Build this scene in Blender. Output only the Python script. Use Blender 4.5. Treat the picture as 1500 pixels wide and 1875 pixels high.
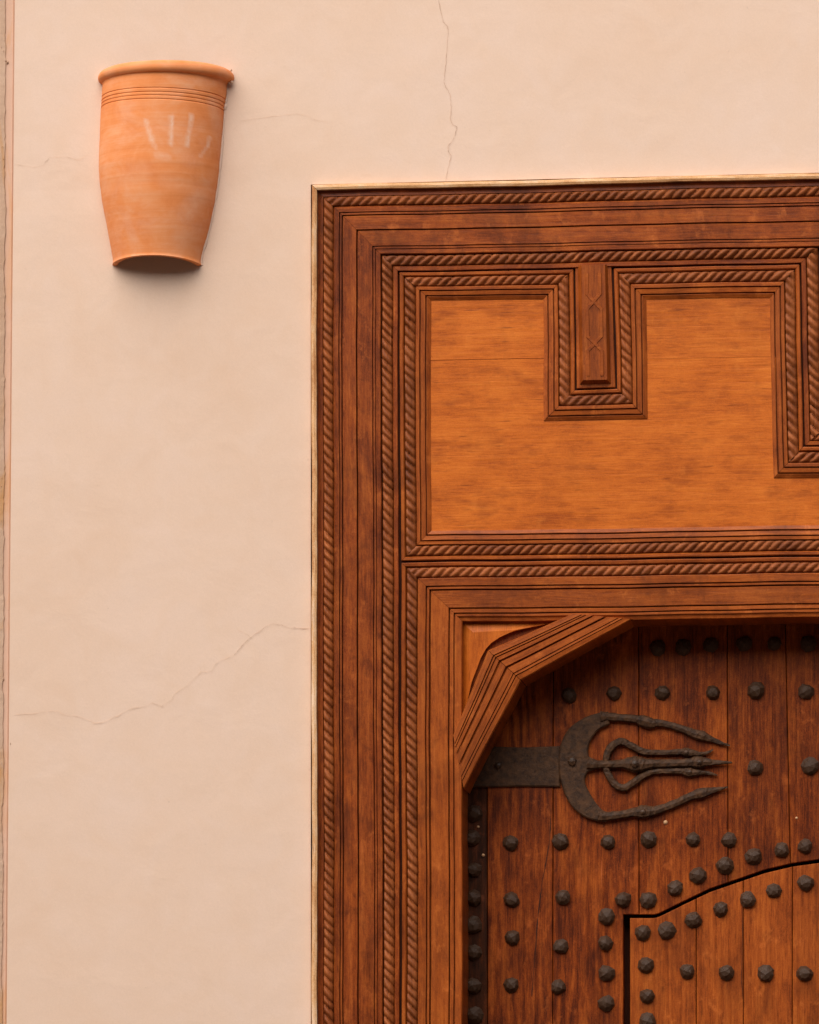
import bpy, math, random
import numpy as np
from mathutils import noise as mnoise, Vector
random.seed(7)
for o in list(bpy.data.objects): bpy.data.objects.remove(o)
S = bpy.context.scene
COL = S.collection
R = math.radians

# ------------------------------------------------------------------ camera
FPX = 8800.0                      # focal length in pixels of the 1500 px wide photograph
TH = math.atan(0.110)             # the camera stands to the right of the wall's normal
DIST, HOR, ZC = 10.5, 2160.0, 3.06
FWD = (-math.sin(TH), math.cos(TH)); RGT = (math.cos(TH), math.sin(TH))
DROP = (HOR - 937.5) / FPX * DIST
CAM = (-FWD[0]*DIST, -FWD[1]*DIST, ZC - DROP)
cd = bpy.data.cameras.new('camera'); cam = bpy.data.objects.new('camera', cd); COL.objects.link(cam)
cam.location = CAM; cam.rotation_euler = (math.pi/2, 0, TH)
cd.sensor_fit = 'HORIZONTAL'; cd.sensor_width = 36.0; cd.lens = FPX/1500*36
cd.shift_y = (HOR - 937.5)/1500; cd.clip_start = 0.1; cd.clip_end = 2000
S.camera = cam
# ------------------------------------------------------------------ sky, sun, exposure
SUN_EL, SUN_AZ = 47.0, -22.0      # azimuth measured from straight in front of the wall, negative = left
w = bpy.data.worlds.new('World'); S.world = w; w.use_nodes = True
wn = w.node_tree.nodes; wl = w.node_tree.links
bg = wn['Background']; sky = wn.new('ShaderNodeTexSky'); sky.sky_type = 'NISHITA'; sky.sun_disc = False
sky.sun_elevation = R(SUN_EL); sky.sun_rotation = R(180 - SUN_AZ)
sky.air_density = 1.0; sky.dust_density = 3.0; sky.ozone_density = 0.6
wl.new(sky.outputs[0], bg.inputs[0]); bg.inputs[1].default_value = 0.05
sd = bpy.data.lights.new('sun', 'SUN'); sd.energy = 3.0; sd.angle = R(78); sd.color = (1.0, 0.95, 0.88)
sun = bpy.data.objects.new('sun', sd); COL.objects.link(sun)
dx, dy, dz = math.sin(R(SUN_AZ))*math.cos(R(SUN_EL)), -math.cos(R(SUN_AZ))*math.cos(R(SUN_EL)), math.sin(R(SUN_EL))
sun.rotation_euler = Vector((dx, dy, dz)).to_track_quat('Z', 'Y').to_euler(); sun.location = (dx*20, dy*20, dz*20)
vs = S.view_settings; vs.view_transform = 'Standard'; vs.look = 'None'; vs.gamma = 1.0; vs.use_curve_mapping = False
S.cycles.max_bounces = 6; S.cycles.diffuse_bounces = 3
vs.exposure = 0.66

# ------------------------------------------------------------------ measuring: photo pixel -> point on the plane h metres in front of the wall
def W(px, py, h=0.0):
    a = (px - 750.0)/FPX; b = (HOR - py)/FPX
    d = (FWD[0] + RGT[0]*a, FWD[1] + RGT[1]*a, b)
    s = (-h - CAM[1]) / d[1]
    return (CAM[0] + d[0]*s, CAM[2] + d[2]*s)
def topx(x, y, z):
    r = (x-CAM[0], y-CAM[1], z-CAM[2]); dep = r[0]*FWD[0] + r[1]*FWD[1]
    return 750 + FPX*(r[0]*RGT[0] + r[1]*RGT[1])/dep, HOR - FPX*r[2]/dep
MM = 0.001193                      # metres per photo pixel near the middle of the wall
AX = W(1600, 900, 0.01)[0]         # the gate's middle
def warp(u, v):
    """hand-made unevenness of joinery, below a millimetre"""
    return (u + 0.0007*math.sin(v*9.1 + 1.3*math.sin(u*5)) + 0.0004*math.sin(v*31 + u*7),
            v + 0.0007*math.sin(u*8.3 + 2.0 + 1.1*math.sin(v*4)) + 0.0004*math.sin(u*27 + v*6))

# ------------------------------------------------------------------ materials
def mat(name):
    m = bpy.data.materials.new(name); m.use_nodes = True
    return m, m.node_tree.nodes, m.node_tree.links, m.node_tree.nodes['Principled BSDF']
def nnode(n, l, vec, scale, detail=4.0, rough=0.55, dist=0.0):
    t = n.new('ShaderNodeTexNoise'); t.inputs['Scale'].default_value = scale; t.inputs['Detail'].default_value = detail
    t.inputs['Roughness'].default_value = rough; t.inputs['Distortion'].default_value = dist
    l.new(vec, t.inputs['Vector']); return t.outputs['Fac']
def mapping(n, l, vec, sc, loc=(0,0,0)):
    t = n.new('ShaderNodeMapping'); t.inputs['Scale'].default_value = sc; t.inputs['Location'].default_value = loc
    l.new(vec, t.inputs['Vector']); return t.outputs['Vector']
def ramp(n, l, fac, stops):
    t = n.new('ShaderNodeValToRGB'); e = t.color_ramp.elements
    e[0].position, e[0].color = stops[0][0], (*stops[0][1], 1)
    e[1].position, e[1].color = stops[-1][0], (*stops[-1][1], 1)
    for p, c in stops[1:-1]:
        k = e.new(p); k.color = (*c, 1)
    l.new(fac, t.inputs['Fac']); return t.outputs['Color']
def math_(n, l, op, a, b):
    t = n.new('ShaderNodeMath'); t.operation = op
    for i, x in enumerate((a, b)):
        if isinstance(x, (int, float)): t.inputs[i].default_value = x
        else: l.new(x, t.inputs[i])
    return t.outputs[0]
def mix(n, l, fac, a, b, mode='MIX'):
    t = n.new('ShaderNodeMix'); t.data_type = 'RGBA'; t.blend_type = mode
    if isinstance(fac, (int, float)): t.inputs[0].default_value = fac
    else: l.new(fac, t.inputs[0])
    for i, x in ((6, a), (7, b)):
        if isinstance(x, tuple): t.inputs[i].default_value = (*x, 1)
        else: l.new(x, t.inputs[i])
    return t.outputs[2]
def bump(n, l, p, h, strength, dist):
    b = n.new('ShaderNodeBump'); b.inputs['Strength'].default_value = strength; b.inputs['Distance'].default_value = dist
    l.new(h, b.inputs['Height']); l.new(b.outputs[0], p.inputs['Normal'])

def wood(name, dark, mid, light, rough=0.42, rings=0.0, blotch=0.5, var=0.25, spec=0.18, ring_scale=16.0, cr=0.2, patch=0.5, ticks=0.6, grit=0.10, grime=0.62, wear=0.55):
    m, n, l, p = mat(name)
    uv = n.new('ShaderNodeUVMap'); uv.uv_map = 'grain'
    oi = n.new('ShaderNodeObjectInfo')
    cmb = n.new('ShaderNodeCombineXYZ')
    l.new(math_(n, l, 'MULTIPLY', oi.outputs['Random'], 37.0), cmb.inputs[0]); l.new(math_(n, l, 'MULTIPLY', oi.outputs['Random'], 91.0), cmb.inputs[1])
    add = n.new('ShaderNodeVectorMath'); add.operation = 'ADD'; l.new(uv.outputs[0], add.inputs[0]); l.new(cmb.outputs[0], add.inputs[1])
    v = add.outputs[0]
    def mr(x, a, b):
        t = n.new('ShaderNodeMapRange'); t.inputs[1].default_value = a; t.inputs[2].default_value = b; l.new(x, t.inputs[0]); return t.outputs[0]
    streak = nnode(n, l, mapping(n, l, v, (3.2, 110, 1)), 1.0, 4, 0.65, 0.15)
    fib = nnode(n, l, mapping(n, l, v, (26, 330, 1)), 1.0, 3, 0.7)
    blo = nnode(n, l, mapping(n, l, v, (6, 15, 1)), 1.0, 5, 0.66, 0.2)
    f = math_(n, l, 'ADD', math_(n, l, 'MULTIPLY', streak, 1.0 - blotch), math_(n, l, 'MULTIPLY', blo, blotch))
    if rings:
        wv = n.new('ShaderNodeTexWave'); wv.wave_type = 'BANDS'; wv.bands_direction = 'Y'
        wv.inputs['Scale'].default_value = ring_scale; wv.inputs['Distortion'].default_value = 16.0
        wv.inputs['Detail'].default_value = 3.0; wv.inputs['Detail Scale'].default_value = 0.6; wv.inputs['Detail Roughness'].default_value = 0.55
        l.new(mapping(n, l, v, (0.30, 1.0, 1)), wv.inputs['Vector'])
        gate = nnode(n, l, mapping(n, l, v, (1.8, 5.0, 1), (3, 8, 0)), 1.0, 2)
        gate = math_(n, l, 'MULTIPLY', math_(n, l, 'SUBTRACT', gate, 0.38), 2.2 * rings)
        gate = math_(n, l, 'MAXIMUM', gate, 0.015)
        f = math_(n, l, 'ADD', f, math_(n, l, 'MULTIPLY', math_(n, l, 'SUBTRACT', wv.outputs['Fac'], 0.6), gate))
    f = math_(n, l, 'ADD', f, math_(n, l, 'MULTIPLY', math_(n, l, 'SUBTRACT', fib, 0.5), 0.45))
    g = n.new('ShaderNodeTexWhiteNoise'); sn = n.new('ShaderNodeVectorMath'); sn.operation = 'SNAP'
    l.new(v, sn.inputs[0]); sn.inputs[1].default_value = (0.0016, 0.0011, 1); l.new(sn.outputs[0], g.inputs['Vector'])
    f = math_(n, l, 'ADD', f, math_(n, l, 'MULTIPLY', math_(n, l, 'SUBTRACT', g.outputs['Value'], 0.5), grit))
    c = ramp(n, l, f, [(0.50-cr, dark), (0.50, mid), (0.50+cr*1.1, light)])
    # old dark varnish in patches, short dark ticks of dirt in the pores, pale scratches
    pat = nnode(n, l, mapping(n, l, v, (7.0, 20, 1), (11, 4, 0)), 1.0, 4, 0.7, 0.2)
    c = mix(n, l, math_(n, l, 'MULTIPLY', mr(pat, 0.54, 0.70), patch), c, tuple(x*0.8 for x in dark))
    tick = nnode(n, l, mapping(n, l, v, (14, 150, 1), (5, 2, 0)), 1.0, 2, 0.6)
    c = mix(n, l, math_(n, l, 'MULTIPLY', mr(tick, 0.64, 0.76), ticks), c, tuple(x*0.45 for x in dark))
    scr = nnode(n, l, mapping(n, l, v, (6, 420, 1), (7, 1, 0)), 1.0, 1, 0.5)
    c = mix(n, l, math_(n, l, 'MULTIPLY', mr(scr, 0.74, 0.82), 0.5), c, tuple(min(0.8, x*1.5 + 0.04) for x in light))
    geo = n.new('ShaderNodeNewGeometry')
    w1 = nnode(n, l, mapping(n, l, geo.outputs['Position'], (9, 9, 5)), 1.0, 6, 0.70, 0.3)
    w2 = nnode(n, l, mapping(n, l, geo.outputs['Position'], (26, 26, 20), (3, 1, 7)), 1.0, 5, 0.72, 0.2)
    c = mix(n, l, math_(n, l, 'MULTIPLY', mr(w1, 0.50, 0.72), grime), c, tuple(x*0.55 for x in dark))
    c = mix(n, l, math_(n, l, 'MULTIPLY', mr(w2, 0.56, 0.74), grime*0.8), c, tuple(x*0.6 for x in dark))
    c = mix(n, l, math_(n, l, 'MULTIPLY', mr(w2, 0.42, 0.28), wear), c, tuple(min(0.8, x*1.25+0.01) for x in light))
    hv = n.new('ShaderNodeHueSaturation')
    l.new(math_(n, l, 'ADD', math_(n, l, 'MULTIPLY', oi.outputs['Random'], var), 1.0 - var/2), hv.inputs['Value']); l.new(c, hv.inputs['Color'])
    l.new(hv.outputs[0], p.inputs['Base Color'])
    l.new(math_(n, l, 'ADD', math_(n, l, 'MULTIPLY', streak, 0.3), rough - 0.12), p.inputs['Roughness'])
    p.inputs['Specular IOR Level'].default_value = spec
    bump(n, l, p, math_(n, l, 'ADD', math_(n, l, 'MULTIPLY', fib, 0.6), streak), 0.5, 0.0010)
    return m
FRAME = wood('frame_wood', (0.092, 0.015, 0.003), (0.245, 0.048, 0.007), (0.41, 0.100, 0.014), blotch=0.6, var=0.26, cr=0.19, patch=0.4, ticks=0.4, grime=0.8)
TOPW = wood('top_board_wood', (0.12, 0.021, 0.004), (0.30, 0.060, 0.008), (0.46, 0.115, 0.015), blotch=0.6, var=0.1, cr=0.2, patch=0.4, ticks=0.4, grime=0.7)
ROPE = wood('rope_wood', (0.12, 0.026, 0.006), (0.255, 0.064, 0.013), (0.40, 0.118, 0.030), rough=0.52, blotch=0.65, var=0.2, spec=0.22, cr=0.22, patch=0.3, ticks=0.2)
PANEL = wood('panel_wood', (0.30, 0.056, 0.006), (0.545, 0.128, 0.013), (0.70, 0.195, 0.024), rings=0.03, blotch=0.72, var=0.06, ring_scale=8, cr=0.24, patch=0.6, ticks=0.6, grime=0.26, wear=0.2)
DOOR = wood('door_wood', (0.070, 0.011, 0.002), (0.205, 0.036, 0.004), (0.39, 0.088, 0.010), rings=0.07, blotch=0.62, var=0.22, ring_scale=14, cr=0.15)
DOORG = wood('figured_door_wood', (0.070, 0.011, 0.002), (0.205, 0.036, 0.004), (0.38, 0.084, 0.010), rings=0.34, blotch=0.62, var=0.18, ring_scale=13, cr=0.16)
LINING = wood('lining_wood', (0.145, 0.027, 0.005), (0.325, 0.070, 0.009), (0.48, 0.125, 0.017), blotch=0.55, var=0.2, cr=0.22, patch=0.35, ticks=0.4)
WICK = wood('wicket_wood', (0.15, 0.027, 0.004), (0.34, 0.070, 0.009), (0.50, 0.124, 0.016), rings=0.06, blotch=0.5, var=0.16, ring_scale=14, cr=0.17)
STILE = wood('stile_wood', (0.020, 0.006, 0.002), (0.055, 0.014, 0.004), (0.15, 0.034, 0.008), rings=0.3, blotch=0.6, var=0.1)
WORN = wood('worn_wood', (0.46, 0.19, 0.065), (0.72, 0.41, 0.19), (0.84, 0.60, 0.42), rough=0.6, blotch=0.65, var=0.08, cr=0.16, patch=0.3, grime=0.35, wear=0.3)
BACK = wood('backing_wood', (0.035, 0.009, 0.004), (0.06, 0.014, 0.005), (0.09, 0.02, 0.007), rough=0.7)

def plaster(name, a, b, c, ochre=None, bs=0.35):
    m, n, l, p = mat(name)
    tc = n.new('ShaderNodeTexCoord'); v = tc.outputs['Object']
    big = nnode(n, l, mapping(n, l, v, (2.0, 2.0, 1.4)), 1.0, 6, 0.62, 0.6)
    med = nnode(n, l, v, 11.0, 6, 0.68, 0.8)
    f = math_(n, l, 'ADD', math_(n, l, 'MULTIPLY', big, 0.6), math_(n, l, 'MULTIPLY', med, 0.4))
    col = ramp(n, l, f, [(0.32, a), (0.5, b), (0.68, c)])
    sp = nnode(n, l, v, 190.0, 3, 0.75)
    col = mix(n, l, math_(n, l, 'MULTIPLY', sp, 0.22), col, tuple(x*0.6 for x in a), 'MIX')
    g = n.new('ShaderNodeTexWhiteNoise'); sn = n.new('ShaderNodeVectorMath'); sn.operation = 'SNAP'
    l.new(v, sn.inputs[0]); sn.inputs[1].default_value = (0.0017, 1, 0.0017); l.new(sn.outputs[0], g.inputs['Vector'])
    col = mix(n, l, math_(n, l, 'MULTIPLY', g.outputs['Value'], 0.07), col, tuple(x*0.55 for x in a))
    dots = nnode(n, l, v, 75.0, 2, 0.5); dm = n.new('ShaderNodeMapRange'); dm.inputs[1].default_value = 0.73; dm.inputs[2].default_value = 0.80; l.new(dots, dm.inputs[0])
    col = mix(n, l, math_(n, l, 'MULTIPLY', dm.outputs[0], 0.25), col, tuple(x*0.6 for x in a))
    if ochre:
        o = nnode(n, l, mapping(n, l, v, (14, 14, 3.0)), 1.0, 5, 0.65, 1.0)
        mr = n.new('ShaderNodeMapRange'); mr.inputs[1].default_value = 0.52; mr.inputs[2].default_value = 0.66; l.new(o, mr.inputs[0])
        col = mix(n, l, math_(n, l, 'MULTIPLY', mr.outputs[0], 0.7), col, ochre)
    l.new(col, p.inputs['Base Color']); p.inputs['Roughness'].default_value = 0.9; p.inputs['Specular IOR Level'].default_value = 0.15
    soft = nnode(n, l, v, 9.0, 5, 0.55, 0.3); fine = nnode(n, l, v, 420.0, 3, 0.7)
    bump(n, l, p, math_(n, l, 'ADD', soft, math_(n, l, 'MULTIPLY', fine, 0.05)), bs, 0.006)
    return m
WALL = plaster('wall_plaster', (0.790, 0.562, 0.418), (0.815, 0.602, 0.470), (0.832, 0.632, 0.520))
PIER = plaster('pier_plaster', (0.70, 0.430, 0.300), (0.74, 0.475, 0.350), (0.76, 0.510, 0.395), ochre=(0.68, 0.36, 0.18))
RAG = plaster('ragged_plaster', (0.50, 0.31, 0.20), (0.62, 0.42, 0.30), (0.70, 0.50, 0.38), ochre=(0.55, 0.27, 0.09), bs=0.9)
EARTH = plaster('ground_earth', (0.11, 0.080, 0.058), (0.135, 0.098, 0.072), (0.16, 0.115, 0.085))

def plain(name, c, rough=0.8, spec=0.3):
    m, n, l, p = mat(name)
    tc = n.new('ShaderNodeTexCoord'); f = nnode(n, l, tc.outputs['Object'], 40.0, 4, 0.6)
    l.new(ramp(n, l, f, [(0.3, tuple(x*0.7 for x in c)), (0.7, tuple(min(1, x*1.25) for x in c))]), p.inputs['Base Color'])
    p.inputs['Roughness'].default_value = rough; p.inputs['Specular IOR Level'].default_value = spec
    return m
CRACK = plain('crack_dark', (0.56, 0.36, 0.25)); CRACKF = plain('crack_faint', (0.72, 0.50, 0.355))
SPLIT = plain('split_dark', (0.03, 0.010, 0.005)); NAILM = plain('pale_nail', (0.60, 0.34, 0.17), 0.4, 0.5)

def iron(name, a, b, rough):
    m, n, l, p = mat(name)
    tc = n.new('ShaderNodeTexCoord'); oi = n.new('ShaderNodeObjectInfo')
    v = n.new('ShaderNodeVectorMath'); v.operation = 'ADD'; l.new(tc.outputs['Object'], v.inputs[0])
    cm = n.new('ShaderNodeCombineXYZ'); l.new(math_(n, l, 'MULTIPLY', oi.outputs['Random'], 9.0), cm.inputs[0]); l.new(cm.outputs[0], v.inputs[1])
    f = nnode(n, l, v.outputs[0], 70.0, 5, 0.65, 0.4)
    c = ramp(n, l, f, [(0.35, a), (0.65, b)])
    g = nnode(n, l, v.outputs[0], 600.0, 2, 0.6)
    gr = n.new('ShaderNodeMapRange'); gr.inputs[1].default_value = 0.68; gr.inputs[2].default_value = 0.76; l.new(g, gr.inputs[0])
    c = mix(n, l, math_(n, l, 'MULTIPLY', gr.outputs[0], 0.5), c, (0.22, 0.13, 0.08))
    l.new(c, p.inputs['Base Color'])
    p.inputs['Roughness'].default_value = rough; p.inputs['Specular IOR Level'].default_value = 0.32 if 'forged' in name else 0.26
    bump(n, l, p, nnode(n, l, v.outputs[0], 110.0, 4, 0.65), 0.4 if 'forged' in name else 0.8, 0.0022)
    return m
IRON = iron('forged_iron', (0.024, 0.011, 0.005), (0.085, 0.038, 0.017), 0.48)
STRAPM = iron('strap_iron', (0.030, 0.013, 0.006), (0.095, 0.041, 0.016), 0.62)

# ------------------------------------------------------------------ builders
def tag(o, label=None, cat=None, group=None, kind=None):
    if label: o['label'] = label
    if cat: o['category'] = cat
    if group: o['group'] = group
    if kind: o['kind'] = kind
    return o
def empty(name, loc):
    o = bpy.data.objects.new(name, None); o.location = loc; o.empty_display_size = 0.1; COL.objects.link(o); return o
def org(parent):
    while parent is not None:
        if parent.parent is None: return tuple(parent.location)
        parent = parent.parent
    return (0, 0, 0)
def build(name, V, F, m, parent=None, uv=None, smooth=False, loc=None):
    """V world coordinates; uv = one (along, across) pair in metres per vertex"""
    V = np.asarray(V, dtype=np.float64)
    O = np.array(loc if loc is not None else org(parent))
    me = bpy.data.meshes.new(name); me.from_pydata((V - O).tolist(), [], F); me.update()
    if uv is not None:
        lay = me.uv_layers.new(name='grain'); idx = np.empty(len(me.loops), dtype=np.int32); me.loops.foreach_get('vertex_index', idx)
        lay.data.foreach_set('uv', np.asarray(uv, dtype=np.float32)[idx].ravel())
    me.materials.append(m)
    if smooth: me.polygons.foreach_set('use_smooth', [True]*len(me.polygons))
    o = bpy.data.objects.new(name, me); COL.objects.link(o)
    if parent is not None: o.parent = parent
    elif loc is not None: o.location = loc
    return o
def grid_faces(n, k, closed=False):
    F = []
    for i in range(n-1):
        for j in range(k-1 if not closed else k):
            a = i*k + j; b = i*k + (j+1) % k
            F.append((a, a+k, b+k, b))
    return F
def lerp(a, b, t): return (a[0] + (b[0]-a[0])*t, a[1] + (b[1]-a[1])*t)
def fix_orient(F, V):
    """turn the sheet so that its normals face the street"""
    s = 0.0
    for f in F[:: max(1, len(F)//200)]:
        a, b, c = np.array(V[f[0]]), np.array(V[f[1]]), np.array(V[f[2]])
        s += np.cross(b-a, c-a)[1]
    return [tuple(reversed(f)) for f in F] if s > 0 else F

def band(name, A, B, run, prof, m, parent, step=0.05, gap=0.0004, wob=0.0005, cap=False):
    """straight moulding along run i of the mitred polylines A (t=0) and B (t=1); prof = [(t, height)]"""
    a0, a1, b0, b1 = A[run], A[run+1], B[run], B[run+1]
    L = math.hypot(a1[0]-a0[0], a1[1]-a0[1]); N = max(2, int(L/step)+1)
    wid = math.hypot(b0[0]-a0[0], b0[1]-a0[1])*0.72
    V, uv = [], []
    g = gap/L
    for i in range(N):
        s = g + (1-2*g)*i/(N-1)
        for t, h in prof:
            p = lerp(lerp(a0, b0, t), lerp(a1, b1, t), s); q = warp(*p)
            hh = h + (wob*mnoise.noise((p[0]*11, p[1]*11, t*3)) if h > 0.0015 else 0)
            V.append((q[0], -hh, q[1])); uv.append((s*L, t*wid))
    k = len(prof)
    F = fix_orient(grid_faces(N, k), V)
    if cap: F = F + [tuple(range(k)), tuple(range((N-1)*k, N*k))]
    o = build(name, V, F, m, parent, uv)
    return o
PITCH = 17.4*MM
def rope(A, B, run, t0, t1, hb, hr, parent, m=None, name='rope_moulding'):
    a0, a1, b0, b1 = A[run], A[run+1], B[run], B[run+1]
    L = math.hypot(a1[0]-a0[0], a1[1]-a0[1]); N = int(L/(PITCH/9))+2; M = 11
    horiz = abs(a1[0]-a0[0]) > abs(a1[1]-a0[1])
    wid = math.hypot(b0[0]-a0[0], b0[1]-a0[1])*0.72
    V, uv = [], []
    ph0 = random.random()
    for i in range(N):
        s = i/(N-1)
        for j in range(M):
            x = -1 + 2*j/(M-1); t = t0 + (t1-t0)*(x+1)/2
            p = lerp(lerp(a0, b0, t), lerp(a1, b1, t), s); q = warp(*p)
            u, v = p
            jig = 0.20*mnoise.noise((u*25, v*25, 3.3))
            ph = ((u - 0.92*v) if horiz else (v + 0.98*u))/PITCH + ph0 + jig
            fr = ph - math.floor(ph); rnd = mnoise.noise((math.floor(ph)*3.7, run*5.1, 1.7))
            # round strand with a knife-cut valley; one flank steeper
            g = math.sin(math.pi*min(1, fr**0.85)); g = max(0.0, g)**0.50
            dome = math.sqrt(max(0, 1-x*x))**0.8
            h = hb + hr*dome*(-0.30 + 1.30*(1 - (1-g)*(1 + 0.35*rnd)*(1 + 0.35*mnoise.noise((u*5, v*5, 8)))))*(1 + 0.10*mnoise.noise((u*40, v*40, 5)))
            if j in (0, M-1): h = hb - 0.004
            V.append((q[0], -h, q[1])); uv.append((s*L, t*wid))
    F = fix_orient(grid_faces(N, M), V)
    return build(name, V, F, m or ROPE, parent, uv, smooth=True)
def poly_inset(P, d):
    n = len(P); area = sum(P[i][0]*P[(i+1) % n][1]-P[(i+1) % n][0]*P[i][1] for i in range(n)); sg = 1 if area > 0 else -1
    out = []
    for i in range(n):
        a, b, c = P[i-1], P[i], P[(i+1) % n]
        e1 = (b[0]-a[0], b[1]-a[1]); e2 = (c[0]-b[0], c[1]-b[1])
        l1 = math.hypot(*e1) or 1e-9; l2 = math.hypot(*e2) or 1e-9
        n1 = (-e1[1]/l1*sg, e1[0]/l1*sg); n2 = (-e2[1]/l2*sg, e2[0]/l2*sg)
        k = 1 + n1[0]*n2[0] + n1[1]*n2[1]; k = max(k, 0.4)
        out.append((b[0] + d*(n1[0]+n2[0])/k, b[1] + d*(n1[1]+n2[1])/k))
    return out
def slab(name, P, h1, h0, m, parent, bev=0.0012, drop=0.001, vert=True, loc=None, tilt=0.0):
    """a board of outline P (u, v), front at h1, back at h0, eased front edge"""
    n = len(P); In = poly_inset(P, bev); V, uv = [], []
    ring = [(In, h1), (P, h1-drop), (P, h0)]
    for pts, h in ring:
        for (u, v) in pts:
            V.append((u, -(h + tilt*(u-P[0][0])), v)); uv.append((v, u) if vert else (u, v))
    area = sum(P[i][0]*P[(i+1) % n][1]-P[(i+1) % n][0]*P[i][1] for i in range(n))
    F = [tuple(range(n))] if area > 0 else [tuple(reversed(range(n)))]
    for k in range(2):
        for i in range(n):
            j = (i+1) % n; f = (k*n+i, k*n+n+i, k*n+n+j, k*n+j)
            F.append(f if area > 0 else tuple(reversed(f)))
    return build(name, V, F, m, parent, uv, loc=loc)
def pxpoly(pts, h): return [W(x, y, h) for x, y in pts]
def ribbon(name, pts, width, h, m, parent, hplane=None, jitter=0.0, sub=3):
    """a hairline along photo points lying h in front of the wall plane"""
    uvp = [W(x, y, h) for x, y in pts]; fine = []
    for i in range(len(uvp)-1):
        for k in range(sub):
            p = lerp(uvp[i], uvp[i+1], k/sub)
            fine.append((p[0]+random.uniform(-jitter, jitter), p[1]+random.uniform(-jitter, jitter)))
    fine.append(uvp[-1]); V = []
    N = len(fine)
    for i, p in enumerate(fine):
        a = fine[max(0, i-1)]; b = fine[min(N-1, i+1)]; L = math.hypot(b[0]-a[0], b[1]-a[1]) or 1e-9
        nx, ny = -(b[1]-a[1])/L, (b[0]-a[0])/L
        ww = width*(0.3+1.0*random.random()**1.5)*(0.35 if i in (0, N-1) else 1)
        V += [(p[0]-nx*ww/2, -h, p[1]-ny*ww/2), (p[0]+nx*ww/2, -h, p[1]+ny*ww/2)]
    F = fix_orient(grid_faces(N, 2), V)
    return build(name, V, F, m, parent, uv=[(0, 0)]*len(V))
def spline(P, n=8):
    P = [np.array(p, dtype=float) for p in P]; out = []
    for i in range(len(P)-1):
        p0, p1, p2, p3 = P[max(0, i-1)], P[i], P[i+1], P[min(len(P)-1, i+2)]
        for k in range(n):
            t = k/n
            out.append(0.5*((2*p1)+(-p0+p2)*t+(2*p0-5*p1+4*p2-p3)*t*t+(-p0+3*p1-3*p2+p3)*t**3))
    out.append(P[-1]); return out

# ------------------------------------------------------------------ ground
gv = [(-200, -300, 0), (200, -300, 0), (200, 60, 0), (-200, 60, 0)]
tag(build('ground', gv, [(0, 1, 2, 3)], EARTH), kind='structure')

# unseen house, added behind the camera to shade the lintel from low sky
HY, HH, HX = -14.5, 9.0, 26.0
V, F = [], []
def hbox(x0, x1, y0, y1, z0, z1):
    o = len(V); V.extend([(x, y, z) for z in (z0, z1) for x, y in ((x0, y0), (x1, y0), (x1, y1), (x0, y1))])
    F.extend([tuple(o+i for i in f) for f in ((0, 3, 2, 1), (4, 5, 6, 7), (0, 1, 5, 4), (1, 2, 6, 5), (2, 3, 7, 6), (3, 0, 4, 7))])
hbox(-HX, HX, HY-8, HY, 0, HH); hbox(-HX-0.1, HX+0.1, HY-8.1, HY+0.12, HH+0.001, HH+0.35)
for fx in range(-22, 23, 4):
    for fz in (1.2, 4.6): hbox(fx-0.6, fx+0.6, HY+0.001, HY+0.06, fz, fz+1.6)
FACING = plaster('sky_block_plaster', (0.36, 0.24, 0.16), (0.42, 0.28, 0.19), (0.46, 0.32, 0.22))
tag(build('sky_block_house', V, F, FACING), kind='structure')

# ------------------------------------------------------------------ plaster wall with the opening for the gate
LB0, LB1 = W(27, 0), W(12, 1875)
def lbx(v): return LB0[0] + (LB1[0]-LB0[0])*(v-LB0[1])/(LB1[1]-LB0[1])
OL = W(570.5, 339, 0.0); OT = W(1600, 315, 0.0)
hL = OL[0]-0.0016; hT0 = OL[1]+0.0016; hT1 = OT[1]+0.0016; hR = 2*AX-hL
ZT, XR = 5.6, 6.0
wall = empty('house_wall', (hL-0.4, 0, 0))
tag(wall, 'pale peach plaster wall with hairline cracks around the carved gate', 'wall')
def wall_sheet(x0f, x1f, z0, z1f, nx, nz, name):
    V = []
    for j in range(nz+1):
        for i in range(nx+1):
            tx = i/nx; tz = j/nz
            z = z0 + tz*((z1f(0.5))-z0)
            xa, xb = x0f(z), x1f(z); x = xa + (xb-xa)*tx
            zz = z0(x) if callable(z0) else z
            dd = 0.0012*mnoise.noise((x*1.7, z*1.7, 0.3))*1.0
            edge = min(tx, 1-tx, 1)*1.0
            V.append((x, -(dd if 0 < i < nx and 0 < j < nz else 0), z))
    F = []
    k = nx+1
    for j in range(nz):
        for i in range(nx):
            F.append((j*k+i, j*k+i+1, (j+1)*k+i+1, (j+1)*k+i))
    return V, F
# one mesh: left field, field above, right field, reveal of the hole
V, F = [], []
def addsheet(V2, F2):
    o = len(V); V.extend(V2); F.extend([tuple(i+o for i in f) for f in F2])
addsheet(*wall_sheet(lbx, lambda z: hL, 0.0, lambda t: hT0, 24, 70, ''))
V2, F2 = [], []
for x, zlo in ((None, None),):
    xs = [0.0, 0.06, 0.15, 0.25, 0.34, 0.42, 0.5]
    pass
cols = [(lbx, hT0)] + [None]*0
topcols = []
nx, nz = 60, 34
xs = [hL + (hR-hL)*i/nx for i in range(nx+1)]
def ztop(x): return hT0 + (hT1-hT0)*min((x-hL)/(AX-hL), (hR-x)/(AX-hL))
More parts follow.
